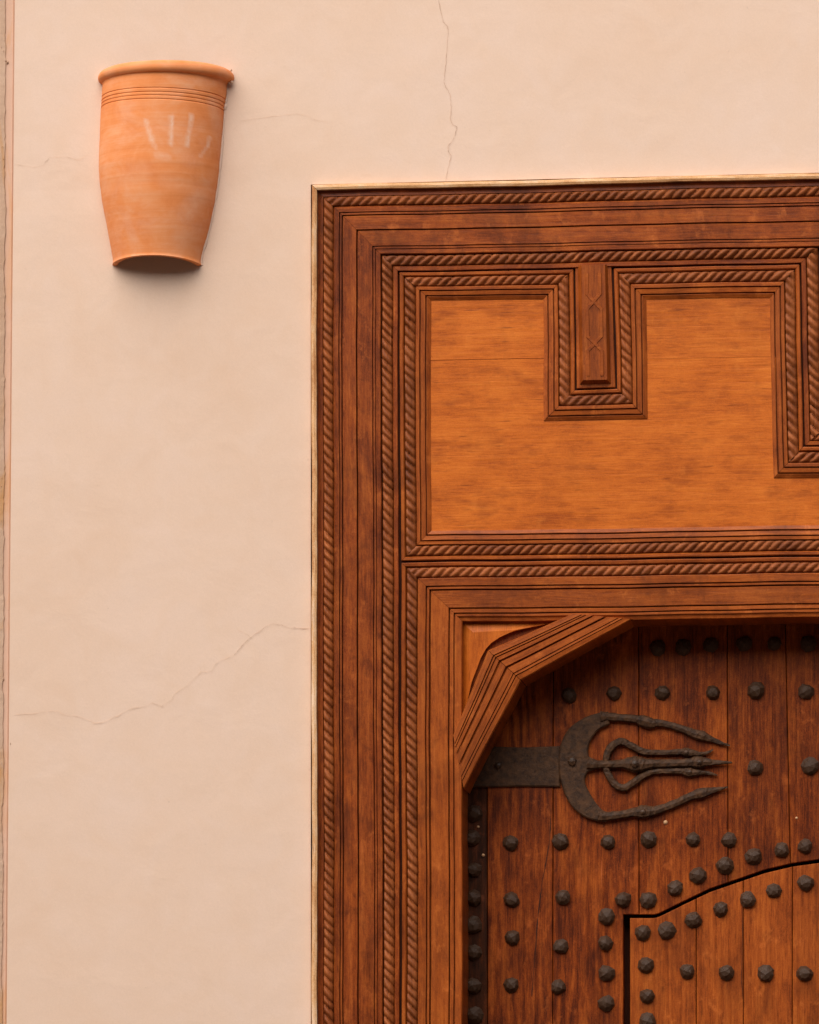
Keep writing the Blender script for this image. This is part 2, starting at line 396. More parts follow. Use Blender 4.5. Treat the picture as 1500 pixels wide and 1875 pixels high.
# above, left part
addsheet(*wall_sheet(lbx, lambda z: hL, hT0, lambda t: ZT, 24, 40, ''))
V2 = []
for j in range(nz+1):
    for x in xs:
        z = ztop(x) + (ZT-ztop(x))*j/nz
        dd = 0.0012*mnoise.noise((x*1.7, z*1.7, 0.3)) if 0 < j < nz and xs[0] < x < xs[-1] else 0
        V2.append((x, -dd, z))
k = nx+1
addsheet(V2, [(j*k+i, j*k+i+1, (j+1)*k+i+1, (j+1)*k+i) for j in range(nz) for i in range(nx)])
addsheet([(hR, 0, 0), (XR, 0, 0), (XR, 0, hT0), (hR, 0, hT0), (hR, 0, hT0), (XR, 0, hT0), (XR, 0, ZT), (hR, 0, ZT)], [(0, 1, 2, 3), (4, 5, 6, 7)])
D = 0.40
addsheet([(hL, 0, 0), (hL, 0, hT0), (AX, 0, hT1), (hR, 0, hT0), (hR, 0, 0), (hL, D, 0), (hL, D, hT0), (AX, D, hT1), (hR, D, hT0), (hR, D, 0)],
         [(0, 1, 6, 5), (1, 2, 7, 6), (2, 3, 8, 7), (3, 4, 9, 8)])
xl0, xl1 = lbx(0), lbx(ZT)
addsheet([(xl0, 0, 0), (xl1, 0, ZT), (xl0+0.003, D, 0), (xl1+0.003, D, ZT), (XR, 0, 0), (XR, 0, ZT), (XR, D, 0), (XR, D, ZT), (hL, D, 0), (hL, D, ZT), (hR, D, 0), (hR, D, ZT)],
         [(0, 1, 3, 2), (1, 5, 7, 3), (4, 6, 7, 5), (2, 3, 9, 8), (10, 11, 7, 6)])
build('plaster_face', V, F, WALL, wall, smooth=False)
def crack(pts, wd, m): return ribbon('crack', pts, wd*(0.52 if m is CRACK else 0.45), 0.0016, m, wall, jitter=0.0009, sub=4)
crack([(803.5,-60),(804,0),(807,20),(812,40),(820,48),(821,58),(818.5,80),(817.5,110),(815,125),(814,140),(813.5,150),(817,160),(824,172),(826,185),(826,200),(824.5,215),(829,227),(837,232),(836,238),(832,250),(827,260),(820,268),(821,275),(826,285),(823,298),(820,310),(817,325),(816,332)], 0.0019, CRACK)
crack([(571,1151),(548,1150),(530,1150),(515,1144),(500,1142),(490,1145),(480,1153),(470,1160),(455,1170),(445,1180),(435,1192),(428,1200)], 0.0017, CRACK)
crack([(428,1200),(405,1208),(395,1215),(388,1228),(380,1231),(368,1229),(355,1243),(340,1257),(322,1268),(315,1280),(297,1293),(280,1287),(262,1294),(240,1297),(215,1311),(190,1322),(170,1325)], 0.0018, CRACKF)
crack([(175,1324),(160,1318),(140,1311),(120,1310),(105,1302),(85,1302),(60,1307),(25,1309)], 0.0013, CRACKF)
crack([(434,1152),(447,1158),(458,1166)], 0.0012, CRACKF)
crack([(428,238),(442,222),(465,217),(500,213),(540,208),(560,211),(575,218),(600,224)], 0.0012, CRACKF)
crack([(25,300),(60,306),(78,303),(90,288),(120,286),(145,293),(165,279)], 0.0013, CRACKF)
crack([(662,320),(668,319),(681,319.5)], 0.0010, CRACKF)

# the neighbouring pier at the left edge
pier = empty('plaster_pier', (LB0[0]-0.3, 0, 0)); tag(pier, 'narrow strip of darker pink plaster with chipped edge beside the wall', 'pier')
N = 60; V, F = [], []
for j in range(N+1):
    z = ZT*j/N; x = lbx(z)-0.0005
    for dxx, y in ((0, 0.010), (-0.004, 0.0065), (-0.030, 0.006), (-2.5, 0.006)):
        V.append((x+dxx, y + 0.001*mnoise.noise((z*4, dxx*50, 2)), z))
build('pier_face', V, fix_orient(grid_faces(N+1, 4), V), PIER, pier)
N = 500; V = []
for j in range(N+1):
    z = 1.6 + (ZT-1.6)*j/N
    yp = topx(0, 0, z)[1]
    base = 10 - 6.5*(yp/1875.0)
    e = base + 3.2*mnoise.noise((0, 0, z*9)) + 2.0*mnoise.noise((5, 0, z*37)) + 1.3*mnoise.noise((9, 0, z*110))
    x = W(e, max(-200, min(2100, yp)))[0]
    V += [(x, 0.0055, z), (x-0.0012, 0.0035+0.001*mnoise.noise((3, 1, z*80)), z), (x-0.010, 0.0030+0.0008*mnoise.noise((1, 1, z*14)), z), (x-0.05, 0.003, z), (x-1.5, 0.003, z)]
build('old_plaster_layer', V, fix_orient(grid_faces(N+1, 5), V), RAG, pier)
for cx, cy, r in ((9, 110, 4.5), (13, 113, 3), (6, 92, 4), (2, 86, 4), (4, 268, 2.5), (6, 290, 3), (3, 875, 2.5), (2, 890, 2), (19, 1362, 2.2), (5, 1243, 2.5)):
    c = W(cx, cy); V = [(c[0], 0.0015 if cx < 18 else -0.002, c[1])]; n = 9
    for i in range(n):
        a = 2*math.pi*i/n; rr = r*MM*random.uniform(0.6, 1.3); V.append((c[0]+rr*math.cos(a)*0.8, 0.006 if cx < 18 else 0.001, c[1]+rr*math.sin(a)*1.5))
    build('plaster_chip', V, [(0, 1+i, 1+(i+1) % n) for i in range(n)], RAG, pier)

# ------------------------------------------------------------------ carved gate surround
frame = empty('gate_surround', (AX, 0, 0))
tag(frame, 'carved reddish brown wooden gate surround with rope mouldings and panelled frieze', 'door frame')
def PL(pts, h): return [W(x, y, h) for x, y in pts]
def toaxis(P):
    """let lines that run to the gate's middle end exactly on it"""
    out = list(P)
    for i in (0, len(out)-1):
        if abs(out[i][0]-AX) < 0.03: out[i] = (AX, out[i][1])
        if out[i][1] < 0.2: out[i] = (out[i][0], 0.0)
    return out
H0 = 0.012
A1 = toaxis(PL([(572, 3480), (570.5, 339), (1600, 315)], H0))
B1 = toaxis(PL([(707, 3480), (697.5, 466.5), (1600, 449.5)], H0))
A2 = toaxis(PL([(707, 3480), (697.5, 466.5), (1499, 451), (1505, 788), (1600, 786.5)], H0))
B2 = toaxis(PL([(737, 3480), (729.5, 497.5), (1466, 482), (1473, 816), (1600, 814.5)], H0))
A3 = toaxis(PL([(1600, 814.5), (1473, 816), (1466, 482), (1121.5, 490.3), (1129, 710.5), (1055, 712.5), (1051.5, 491.3), (729.5, 497.5), (733, 1029), (1600, 1016.7)], 0.008))
B3 = toaxis(PL([(1600, 874), (1416, 876.5), (1410, 545), (1183.5, 549), (1187, 768), (995.5, 771), (994.5, 547.5), (789, 549.5), (790, 972), (1600, 960)], 0.006))
A4 = toaxis(PL([(738, 3480), (733, 1029), (1600, 1016.7)], 0.008))
B4 = toaxis(PL([(848, 3480), (846.5, 1138.5), (1600, 1129)], 0.008))
def grv(t, h, w=0.009, d=0.0080): return [(t-w, h), (t-w*0.6, h-d), (t+w*0.6, h-d), (t+w, h)]
for r in range(2):
    band('edge_strip', A1, B1, r, [(0.0, -0.03), (0.0, 0.013), (0.012, 0.0185), (0.045, 0.0200), (0.076, 0.0185), (0.081, 0.004)], WORN, frame, step=0.03, wob=0.0012)
    band('cove', A1, B1, r, [(0.084, 0.003), (0.085, 0.010), (0.12, 0.0065), (0.160, 0.0075), (0.163, 0.002)], FRAME, frame)
    rope(A1, B1, r, 0.163, 0.312, 0.0065, 0.0092, frame)
    hb = 0.0125
    band('fillet', A1, B1, r, [(0.314, 0.002), (0.314, 0.010), (0.33, hb)] + grv(0.399, hb, 0.008) + grv(0.440, hb, 0.009) + [(0.446, 0.002)], FRAME, frame)
    band('architrave_board', A1, B1, r, [(0.4475, 0.001), (0.448, 0.0115), (0.452, 0.0130), (0.640, 0.0130), (0.6445, 0.0118), (0.645, 0.001)], FRAME if r == 0 else TOPW, frame)
    hc = 0.0120
    band('architrave_board', A1, B1, r, [(0.660, 0.001), (0.6605, 0.0108), (0.665, hc)] + grv(0.882, hc, 0.008, 0.008) + grv(0.922, hc, 0.006, 0.006) + [(0.985, hc), (0.995, 0.010), (0.997, 0.002)], FRAME if r == 0 else TOPW, frame)
for r in range(4):
    rope(A2, B2, r, 0.02, 0.68, 0.0060, 0.0092, frame)
    band('fillet', A2, B2, r, [(0.69, 0.002), (0.69, 0.0098), (0.72, 0.0110), (0.93, 0.0110), (0.955, 0.0095), (0.96, 0.0005)], FRAME, frame)
for r in range(9):
    band('fillet', A3, B3, r, [(0.03, 0.0005), (0.035, 0.0085), (0.06, 0.0096), (0.13, 0.0094), (0.165, 0.0065), (0.17, 0.002)], LINING, frame)
    rope(A3, B3, r, 0.17, 0.525, 0.0040, 0.0076, frame)
    hd = 0.0095
    band('panel_moulding', A3, B3, r, [(0.53, 0.002), (0.532, 0.0085), (0.55, hd)] + grv(0.665, hd, 0.024, 0.0080) + grv(0.845, hd-0.001, 0.024, 0.0075) + [(0.885, 0.0085), (0.99, 0.0052), (1.0, 0.003)], LINING, frame)
for r in range(2):
    band('fillet', A4, B4, r, [(0.015, 0.0005), (0.018, 0.0085), (0.03, 0.0098), (0.072, 0.0095), (0.09, 0.006), (0.092, 0.001)], LINING, frame)
    rope(A4, B4, r, 0.092, 0.275, 0.0040, 0.0078, frame)
    he = 0.0100
    band('fillet', A4, B4, r, [(0.278, 0.001), (0.28, 0.009), (0.29, he)] + grv(0.417, he, 0.012, 0.0085) + grv(0.474, he, 0.012, 0.0085) + [(0.486, 0.001)], LINING, frame)
    band('lining_board', A4, B4, r, [(0.489, 0.001), (0.490, 0.009), (0.496, 0.0104), (0.770, 0.0104), (0.779, 0.0092), (0.780, 0.001)], LINING, frame)
    hf = 0.0095
    lip = [(0.915, hf), (0.94, hf-0.004), (0.99, hf-0.005), (1.0, hf-0.008), (1.0, -0.165)] if r == 1 else [(0.985, hf), (1.0, hf-0.003), (1.0, -0.165)]
    band('lining_edge', A4, B4, r, [(0.795, 0.001), (0.797, 0.0085), (0.803, hf)] + grv(0.868, hf, 0.012, 0.008) + lip, LINING, frame)
# backing boards behind the mouldings
def lo(P, t, Q): return lerp(P, Q, t)
slab('backing_board', [A1[0], A1[1], lo(A1[1], 0.99, B4[1]), (B4[0][0]-0.004, 0)], 0.0, -0.10, BACK, frame)
slab('backing_board', [A1[1], A1[2], (AX, B4[2][1]+0.004), (B4[1][0]-0.004, B4[1][1]+0.004)], -0.0005, -0.10, BACK, frame, vert=False)
# frieze panel boards
sy = 659
pb = [B3[6], B3[7]]
seam = W(790, 660, 0.004)[1]
def inner(i, du=0, dv=0): return (B3[i][0]+du, B3[i][1]+dv)
e = 0.006
slab('panel_board', [(B3[7][0]-e, seam+0.0004), (B3[6][0]+e, seam+0.0004), (B3[6][0]+e, B3[6][1]+e), (B3[7][0]-e, B3[7][1]+e)], 0.0040, 0.0003, PANEL, frame, vert=False, bev=0.0006, drop=0.0005)
slab('panel_board', [(B3[3][0]-e, seam+0.0004-0.006), (B3[2][0]+e, seam+0.0004-0.006), (B3[2][0]+e, B3[2][1]+e), (B3[3][0]-e, B3[3][1]+e)], 0.0041, 0.0003, PANEL, frame, vert=False, bev=0.0003, drop=0.0002)
slab('panel_board', [(B3[8][0]-e, B3[8][1]-e), (AX, B3[9][1]-e), (AX, B3[0][1]+e), (B3[1][0]+e, B3[1][1]+e), (B3[1][0]+e, seam-0.0059), (B3[3][0]-e, seam-0.0059), (B3[4][0]-e, B3[4][1]+e), (B3[5][0]+e, B3[5][1]+e), (B3[6][0]+e, seam-0.0004), (B3[8][0]-e, seam-0.0004)], 0.0040, 0.0002, PANEL, frame, vert=False, bev=0.0006, drop=0.0005)
# notch filling and carved pendant block
slab('pendant_ground', PL([(1053.5, 488), (1119.5, 487), (1127, 709), (1056.5, 711)], 0.008), 0.0075, 0.0003, LINING, frame)
def frustum(name, base, top, hb, ht, m, parent):
    V = [(u, -hb, v) for u, v in base] + [(u, -ht, v) for u, v in top]; uv = [(v, u) for u, v in base+top]
    F = [(4, 5, 6, 7)] + [(i, (i+1) % 4, 4+(i+1) % 4, 4+i) for i in range(4)]
    return build(name, V, fix_orient(F, V), m, parent, uv)
base = PL([(1062, 704), (1119, 702.5), (1113, 484), (1058, 485.5)], 0.008); top = PL([(1067.5, 696), (1112, 695), (1108, 484.5), (1065, 485.5)], 0.022)
blk = frustum('pendant_block', base, top, 0.0076, 0.022, LINING, frame)
for k, pts in enumerate(([(1075, 500), (1075, 538), (1101, 566), (1101.5, 616), (1077, 642), (1077.5, 688)], [(1098, 500), (1099, 538), (1075.5, 566), (1076.5, 616), (1102, 642), (1102.5, 688)])):
    P = PL(pts, 0.0225); V, uv = [], []
    for i, p in enumerate(P):
        a = P[max(0, i-1)]; b = P[min(5, i+1)]; L = math.hypot(b[0]-a[0], b[1]-a[1]); nx, ny = -(b[1]-a[1])/L, (b[0]-a[0])/L
        for o_, h in ((-0.0042, 0.0218), (-0.0030, 0.0234+0.0003*k), (0.0030, 0.0234+0.0003*k), (0.0042, 0.0218)):
            V.append((p[0]+nx*o_, -h, p[1]+ny*o_)); uv.append((p[1], p[0]))
    build('carved_strap', V, fix_orient(grid_faces(6, 4), V), LINING, blk, uv)
c0 = PL([(1507, 452), (1600, 450), (1600, 786), (1512, 787)], 0.012)
slab('pendant_ground', [c0[0], (AX, c0[1][1]), (AX, c0[2][1]), c0[3]], 0.010, 0.0003, LINING, frame)

# corner spandrel: bevelled field and two-piece diagonal brace
sp = empty('spandrel', (0, 0, 0)); sp.parent = frame
def P2(x, y, h): u, v = W(x, y, h); return (u, -h, v)
fb = -0.012
outer = [(846, 1138), (1050, 1133.5), (1008, 1142), (962, 1150), (925, 1162), (900, 1174), (885, 1184), (872, 1205), (862, 1235), (853, 1275), (846, 1330)]
ring2 = [(866, 1158), (945, 1153.5), (940, 1155.5), (930, 1160), (915, 1167), (900, 1177), (890, 1188), (880, 1206), (872, 1228), (866, 1243), (863, 1252)]
V = [P2(x, y, -0.012 if i < 2 or i == len(outer)-1 else -0.010) for i, (x, y) in enumerate(outer)] + [P2(x, y, -0.001) for x, y in ring2]
V += [P2(x, y, -0.05) for x, y in outer]
n = len(outer); uv = [(v[2], v[0]) for v in V]
F = [tuple(range(n, 2*n))] + [(i, (i+1) % n, n+(i+1) % n, n+i) for i in range(n)]
F = fix_orient(F, V) + [(i, 2*n+i, 2*n+i+1, i+1) for i in range(1, n-1)]
o = build('spandrel_field', V, F, PANEL, frame, uv)
bpy.data.objects.remove(sp)
slab('spandrel_backing', PL([(842, 1134), (1160, 1128), (955, 1240), (842, 1450)], -0.03), -0.013, -0.10, FRAME, frame)
BA = [W(831, 1345, 0.004), W(893.5, 1191.5, 0.004), W(1046, 1124, 0.004)]
BB = [W(850, 1446, 0.004), W(954.5, 1246, 0.004), W(1158, 1133, 0.004)]
bh = 0.0130
def brace(name, a0, a1, b0, b1):
    prof = [(0.0, -0.03), (0.0, 0.002), (0.03, bh-0.0006), (0.16, bh)] + grv(0.185, bh, 0.015, 0.007) + grv(0.250, bh, 0.015, 0.007) + [(0.345, bh), (0.350, bh-0.007), (0.385, bh-0.006), (0.40, bh-0.001), (0.545, bh-0.001), (0.55, bh-0.009), (0.585, bh-0.008), (0.60, bh-0.002), (0.745, bh-0.002)] + grv(0.775, bh-0.002, 0.013, 0.006) + grv(0.850, bh-0.002, 0.013, 0.006) + [(0.97, bh-0.003), (1.0, bh-0.006), (1.0, -0.121)]
    return band(name, [a0, a1], [b0, b1], 0, prof, LINING, frame, step=0.03, gap=0.0005, cap=True)
e0 = W(833, 1450, 0.004)
brace('corner_brace', BA[0], BA[1], BB[0], BB[1])
brace('corner_brace', BA[1], BA[2], BB[1], BB[2])
# end faces of the brace
V = [P2(833.5, 1344, 0.0), P2(851, 1447, 0.0), (W(851, 1447, 0)[0], 0.10, W(851, 1447, 0)[1]), (W(833.5, 1344, 0)[0], 0.10, W(833.5, 1344, 0)[1])]
# mirror the surround about the gate's middle
for ch in list(frame.children):
    c = ch.copy(); COL.objects.link(c); c.parent = frame; c.scale = (-1, 1, 1)
    for g in ch.children:
        d = g.copy(); COL.objects.link(d); d.parent = c

# ------------------------------------------------------------------ studded gate leaf
HD = -0.122
door = empty('studded_gate', (AX, 0.12, 0))
tag(door, 'dark red brown plank gate studded with iron nails under the lintel', 'gate')
GX = [(1100, 1678), (1198, 1678), (1206, 1676), (1225, 1667), (1250, 1654.5), (1300, 1630.5), (1364, 1608.5), (1400, 1596), (1450, 1584), (1500, 1577), (1550, 1573), (1620, 1571.5)]
def gy(x):
    for (x0, y0), (x1, y1) in zip(GX, GX[1:]):
        if x0 <= x <= x1: return y0 + (y1-y0)*(x-x0)/(x1-x0)
def curve(x0, x1, off):
    xs = [x0] + [x for x, _ in GX if x0+1 < x < x1-1] + [x1]
    extra = []
    for a, b in zip(xs, xs[1:]): extra += [a + (b-a)*k/3 for k in range(3)]
    return [(x, gy(x)+off) for x in extra + [x1]]
YB, YT = 3480, 1050
def plank(px, m, parent, h=HD, nm='plank', **k):
    P = pxpoly(px, h); P = [(u if abs(u-AX) > 0.02 else AX, max(v, 0.012)) for u, v in P]
    return slab(nm, P, h, h-0.045, m, parent, bev=0.0012, drop=0.0012, **k)
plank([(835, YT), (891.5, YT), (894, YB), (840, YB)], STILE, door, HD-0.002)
plank([(892.7, YT), (1013, YT), (1009, YB), (895.2, YB)], DOORG, door)
plank([(1014.2, YT), (1169, YT), (1170, 1674.5), (1141.5, 1674.5), (1144, YB), (1010.2, YB)], DOORG, door, HD-0.001)
plank([(1170.2, YT), (1331, YT), (1333, gy(1333)-3.4)] + list(reversed(curve(1171.2, 1333, -3.4)))[1:], DOOR, door, HD+0.0005)
plank([(1332.2, YT), (1436, YT), (1447, gy(1447)-3.4)] + list(reversed(curve(1334.2, 1447, -3.4)))[1:], DOOR, door, HD-0.0006)
plank([(1437.2, YT), (1600, YT), (1600, gy(1600)-3.4)] + list(reversed(curve(1448.2, 1600, -3.4)))[1:], DOOR, door)
bkp = pxpoly([(830, 1040), (1600, 1040), (1600, YB), (830, YB)], HD-0.05)
slab('dark_gap_backing', [(u if abs(u-AX) > 0.02 else AX, max(v, 0.01)) for u, v in bkp], HD-0.052, HD-0.08, BACK, door)  # dark sheet added behind the planks to stop light passing the gaps
leafs = list(door.children)
wicket = empty('wicket_door', (AX, 0.12, 0))
tag(wicket, 'small arched wicket door of orange brown planks set inside the studded gate', 'door')
HW = HD + 0.001
plank([(1154, YB), (1155, YB)] if False else [(1156, YB), (1154, 1681.5)] + curve(1154, 1274.5, 3.4)[1:] + [(1277, YB)], WICK, wicket, HW)
plank([(1278.2, YB), (1275.7, gy(1275.7)+3.4)] + curve(1275.7, 1361, 3.4)[1:] + [(1362, YB)], WICK, wicket, HW-0.0005)
plank([(1363, YB), (1362, gy(1362)+3.4)] + curve(1362, 1451, 3.4)[1:] + [(1447, YB)], WICK, wicket, HW-0.0003)
plank([(1448.2, YB), (1452.2, gy(1452.2)+3.4)] + curve(1452.2, 1600, 3.4)[1:] + [(1600, YB)], WICK, wicket, HW)
for par, chs in ((door, leafs), (wicket, list(wicket.children))):
    for ch in chs:
        c = ch.copy(); COL.objects.link(c); c.parent = par; c.scale = (-1, 1, 1)
ribbon('split', [(1009, 1480), (1008, 1520), (1005, 1550), (999, 1585), (994, 1610), (988, 1655), (984, 1690), (981, 1735), (978, 1775), (975, 1805), (974, 1825)], 0.0022, HD+0.0006, SPLIT, door, jitter=0.0004)
ribbon('split', [(1359, 1640), (1360, 1700), (1358, 1790), (1360, 1830)], 0.0009, HW+0.0006, SPLIT, wicket, jitter=0.0003)
ribbon('split', [(1189, 1580), (1188.5, 1630), (1188, 1674)], 0.0010, HD+0.0012, SPLIT, door, jitter=0.0003)

# forged stud heads: irregular faceted domes
def stud_mesh(k):
    rnd = random.Random(k*13+5); n = rnd.choice((8, 9, 10)); V = []
    ph = rnd.random()*6
    ax, az = rnd.uniform(-0.12, 0.12), rnd.uniform(-0.10, 0.18)
    for rr, h in ((1.0, -0.02), (0.97, 0.26), (0.62, 0.70), (0.0, 0.88)):
        if rr == 0: V.append((ax, -h, az)); continue
        for i in range(n):
            a = 2*math.pi*i/n + ph + rnd.uniform(-0.12, 0.12); q = rr*rnd.uniform(0.88, 1.10)
            V.append((q*math.cos(a)+ax*(h/0.88), -h*rnd.uniform(0.90, 1.08), q*math.sin(a)+az*(h/0.88)))
    F = []
    for r in range(2):
        for i in range(n):
            j = (i+1) % n; F.append((r*n+i, r*n+j, (r+1)*n+j, (r+1)*n+i))
    for i in range(n): F.append((2*n+i, 2*n+(i+1) % n, 3*n))
    me = bpy.data.meshes.new('stud'); me.from_pydata(V, [], F); me.update(); me.materials.append(IRON)
    return me
SM = [stud_mesh(k) for k in range(10)]
def stud(px, py, parent, r=15.0, h=HD):
    hc = h + 0.006
    u, v = W(px, py, hc); o = bpy.data.objects.new('stud', random.choice(SM)); COL.objects.link(o); o.parent = parent
    L = parent.location; o.location = (u-L[0], -h-L[1], v-L[2]); rr = r*MM*random.uniform(0.90, 1.10)
    o.scale = (rr, rr*random.uniform(0.85, 1.05), rr*random.uniform(0.95, 1.06)); o.rotation_euler = (random.uniform(-0.12, 0.12), random.uniform(-3.1, 3.1), random.uniform(-0.12, 0.12))
DS = [(1205,1186),(1251,1185),(1302,1180.5),(1363,1178),(1418,1178),(1480,1179),
 (1042,1273),(1124,1269),(1213,1269),(1306,1268),(1385,1264),(1476,1266),(1383,1405),(1484,1402),
 (934,1543),(1026,1541),(1113,1542),(1188,1537),(1269,1537),(1335,1538),
 (1474,1549),(1431,1556),(1379,1568),(1328,1586),(1278,1603),(1236,1626),(1187,1648),(1141,1647),
 (1111,1678),(1109,1727),(1111,1782),(1110,1837),(1110,1893),(1110,1948),
 (937,1648),(1031,1643),(938,1717),(1027,1733),(936,1804),(1022,1807),(936,1890),(1024,1893),
 (1545,1178),(1565,1266),(1530,1546)]
for x, y in DS: stud(x, y, door, 15.2)
for y in (1490, 1534, 1592, 1644, 1694, 1744, 1806, 1860, 1915, 1970): stud(867+random.uniform(-1.5, 1.5), y, door, 16, HD-0.002)
for x, y in [(1177,1708),(1222,1704),(1269,1685),(1320,1665),(1369,1647),(1417,1631),(1475,1617),(1183,1768),(1259,1779),(1330,1782),(1402,1782),(1474,1783),(1185,1824),(1185,1870),(1186,1930),(1540,1612),(1550,1783)]:
    stud(x, y, wicket, 15.4, HW)
for par in (door, wicket):
    for ch in [c for c in par.children if c.name.startswith('stud')]:
        c = ch.copy(); COL.objects.link(c); c.location.x = -ch.location.x; c.rotation_euler.y += 1.0
def nail(px, py, r, parent, h):
    u, v = W(px, py, h); V = [(u, -(h+r*MM*0.9), v)]; n = 10
    for q, hh in ((0.7, 0.65), (1.0, 0.0)):
        for i in range(n): a = 2*math.pi*i/n; V.append((u+q*r*MM*math.cos(a), -(h+hh*r*MM), v+q*r*MM*math.sin(a)))
    F = [(0, 1+i, 1+(i+1) % n) for i in range(n)] + [(1+i, 1+n+i, 1+n+(i+1) % n, 1+(i+1) % n) for i in range(n)]
    build('nail', V, [tuple(reversed(f)) for f in F], NAILM, parent, smooth=True)
for x, y, r in ((1219, 1506, 4.6), (876, 1514, 2.6), (885, 1566, 3.0), (1459, 1498, 2.8), (866, 1688, 1.8)): nail(x, y, r, door, HD-0.001)

# strap hinge with hand-shaped forged fingers
def plate(name, px, h1, h0, m, parent):
    P = pxpoly(px, h1); n = len(P); V = []
    In = poly_inset(P, 0.003)
    for pts, h in ((In, h1), (P, h1-0.0022), (P, h0)):
        for (u, v) in pts: V.append((u, -(h+0.0008*mnoise.noise((u*40, v*40, 1))), v))
    area = sum(P[i][0]*P[(i+1) % n][1]-P[(i+1) % n][0]*P[i][1] for i in range(n))
    F = [tuple(range(n))] + [(k*n+i, k*n+n+i, k*n+n+(i+1) % n, k*n+(i+1) % n) for k in range(2) for i in range(n)]
    if area < 0: F = [tuple(reversed(f)) for f in F]
    return build(name, V, F, m, parent)
strap = plate('strap_hinge', [(845, 1368), (900, 1367), (960, 1368.5), (1026, 1366), (1026, 1441), (960, 1440), (900, 1441.5), (845, 1441)], HD+0.006, HD-0.004, STRAPM, door)
co = spline([(1114, 1303), (1093, 1306), (1068, 1315), (1042, 1334), (1027, 1362), (1022.5, 1398), (1028, 1436), (1043, 1471), (1066, 1493), (1092, 1503), (1110, 1505)], 4)
ci = spline([(1108, 1487), (1096, 1476), (1082, 1456), (1071, 1432), (1076, 1414), (1090, 1408), (1090, 1392), (1078, 1384), (1079, 1362), (1094, 1338), (1116, 1326)], 4)
plate('crescent_plate', [tuple(p) for p in co] + [tuple(p) for p in ci], HD+0.0105, HD+0.002, STRAPM, strap)
def finger(pts, name='finger', flat=0.75, lift=0.004):
    """pts = (px, py, radius px)"""
    S_ = spline(pts, 4); V = []; K = 8
    for i, p in enumerate(S_):
        a = S_[max(0, i-1)]; b = S_[min(len(S_)-1, i+1)]; dxp, dyp = b[0]-a[0], b[1]-a[1]; L = math.hypot(dxp, dyp) or 1
        nx, ny = -dyp/L, dxp/L
        r = max(0.6, p[2]) * (0.96 + 0.14*mnoise.noise((p[0]*0.12, p[1]*0.12, 4)))
        for j in range(K):
            an = 2*math.pi*j/K
            wx = p[0]+nx*r*math.cos(an); wy = p[1]+ny*r*math.cos(an)
            h = HD + lift + r*MM*flat*(abs(math.sin(an))**0.7)*math.copysign(1, math.sin(an)) + 0.003
            u, v = W(wx, wy, HD+lift)
            V.append((u+random.uniform(-1, 1)*0.0006, -h+random.uniform(-1, 1)*0.0008, v+random.uniform(-1, 1)*0.0006))
    F = grid_faces(len(S_), K, True); F += [tuple(range(K)), tuple(reversed(range((len(S_)-1)*K, len(S_)*K)))]
    c = np.mean(V[:K*3], axis=0); f = F[0]; nrm = np.cross(np.array(V[f[1]])-np.array(V[f[0]]), np.array(V[f[2]])-np.array(V[f[0]]))
    if np.dot(nrm, np.array(V[f[0]])-np.mean(V[:K], axis=0)) < 0: F = [tuple(reversed(q)) for q in F]
    return build(name, V, F, STRAPM, strap)
finger([(1100,1313,11),(1112,1313,9),(1140,1315,7.5),(1164,1317,8),(1178,1321,12),(1194,1325,10),(1206,1324,7.5),(1230,1329,7),(1255,1337,7.5),(1272,1344,9),(1284,1347,10.5),(1297,1352,7),(1318,1360,4),(1337,1365.5,1.4)])
finger([(1096,1494,11),(1112,1495,9),(1138,1492,8),(1160,1488,8.5),(1176,1487,13),(1192,1486,10),(1206,1483,8),(1236,1472,8),(1262,1460,8),(1276,1455,9.5),(1288,1452,10),(1300,1449,7),(1318,1445,4),(1333,1441.5,1.6)])
finger([(1076,1399,12),(1090,1400,9),(1115,1400,7.5),(1138,1399,8.5),(1152,1399,13),(1164,1400,16),(1178,1400,13),(1194,1399,9),(1230,1398,8),(1258,1397,8),(1271,1396,10.5),(1282,1396,11.5),(1296,1396,7.5),(1318,1396.5,4.2),(1341,1396.5,1.4)], lift=0.006)
finger([(1110,1394,6.5),(1113,1379,7.2),(1124,1364,7.2),(1139,1358,7.2),(1156,1366,7),(1177,1376,6.6),(1200,1378.5,5.5),(1232,1378,5.5),(1248,1377,6.5),(1257,1377.5,8.5),(1268,1379,6.5),(1284,1381,4),(1297,1378,3),(1306,1372.5,1.3)])
finger([(1109,1404,6.5),(1114,1418,7),(1126,1436,7.2),(1142,1443,7.2),(1159,1434,7),(1178,1421,6.6),(1198,1413.5,5.5),(1230,1412,5.5),(1248,1412.5,6.5),(1262,1414.5,9),(1276,1415,6.5),(1290,1415,4),(1303,1417,3),(1314,1420,1.2)])
def boss(px, py, r, h):
    u, v = W(px, py, h); V = []; n = 7
    for q, hh in ((1.0, 0.0), (0.75, 0.45), (0.0, 0.75)):
        if q == 0: V.append((u, -(h+hh*r*MM), v)); continue
        for i in range(n): a = 2*math.pi*i/n+0.3; k = random.uniform(0.85, 1.1); V.append((u+q*k*r*MM*math.cos(a), -(h+hh*r*MM), v+q*k*r*MM*math.sin(a)))
    F = [(i, (i+1) % n, n+(i+1) % n, n+i) for i in range(n)] + [(n+i, n+(i+1) % n, 2*n) for i in range(n)]
    build('rivet', V, F, IRON, strap)
boss(1048, 1395, 10, HD+0.0095); boss(1163, 1399, 8, HD+0.022); boss(1178, 1487, 6, HD+0.017); boss(1257, 1378, 5, HD+0.013)
boss(1281, 1396, 6, HD+0.017); boss(1263, 1414, 5, HD+0.013); boss(912, 1402, 8, HD+0.0055)

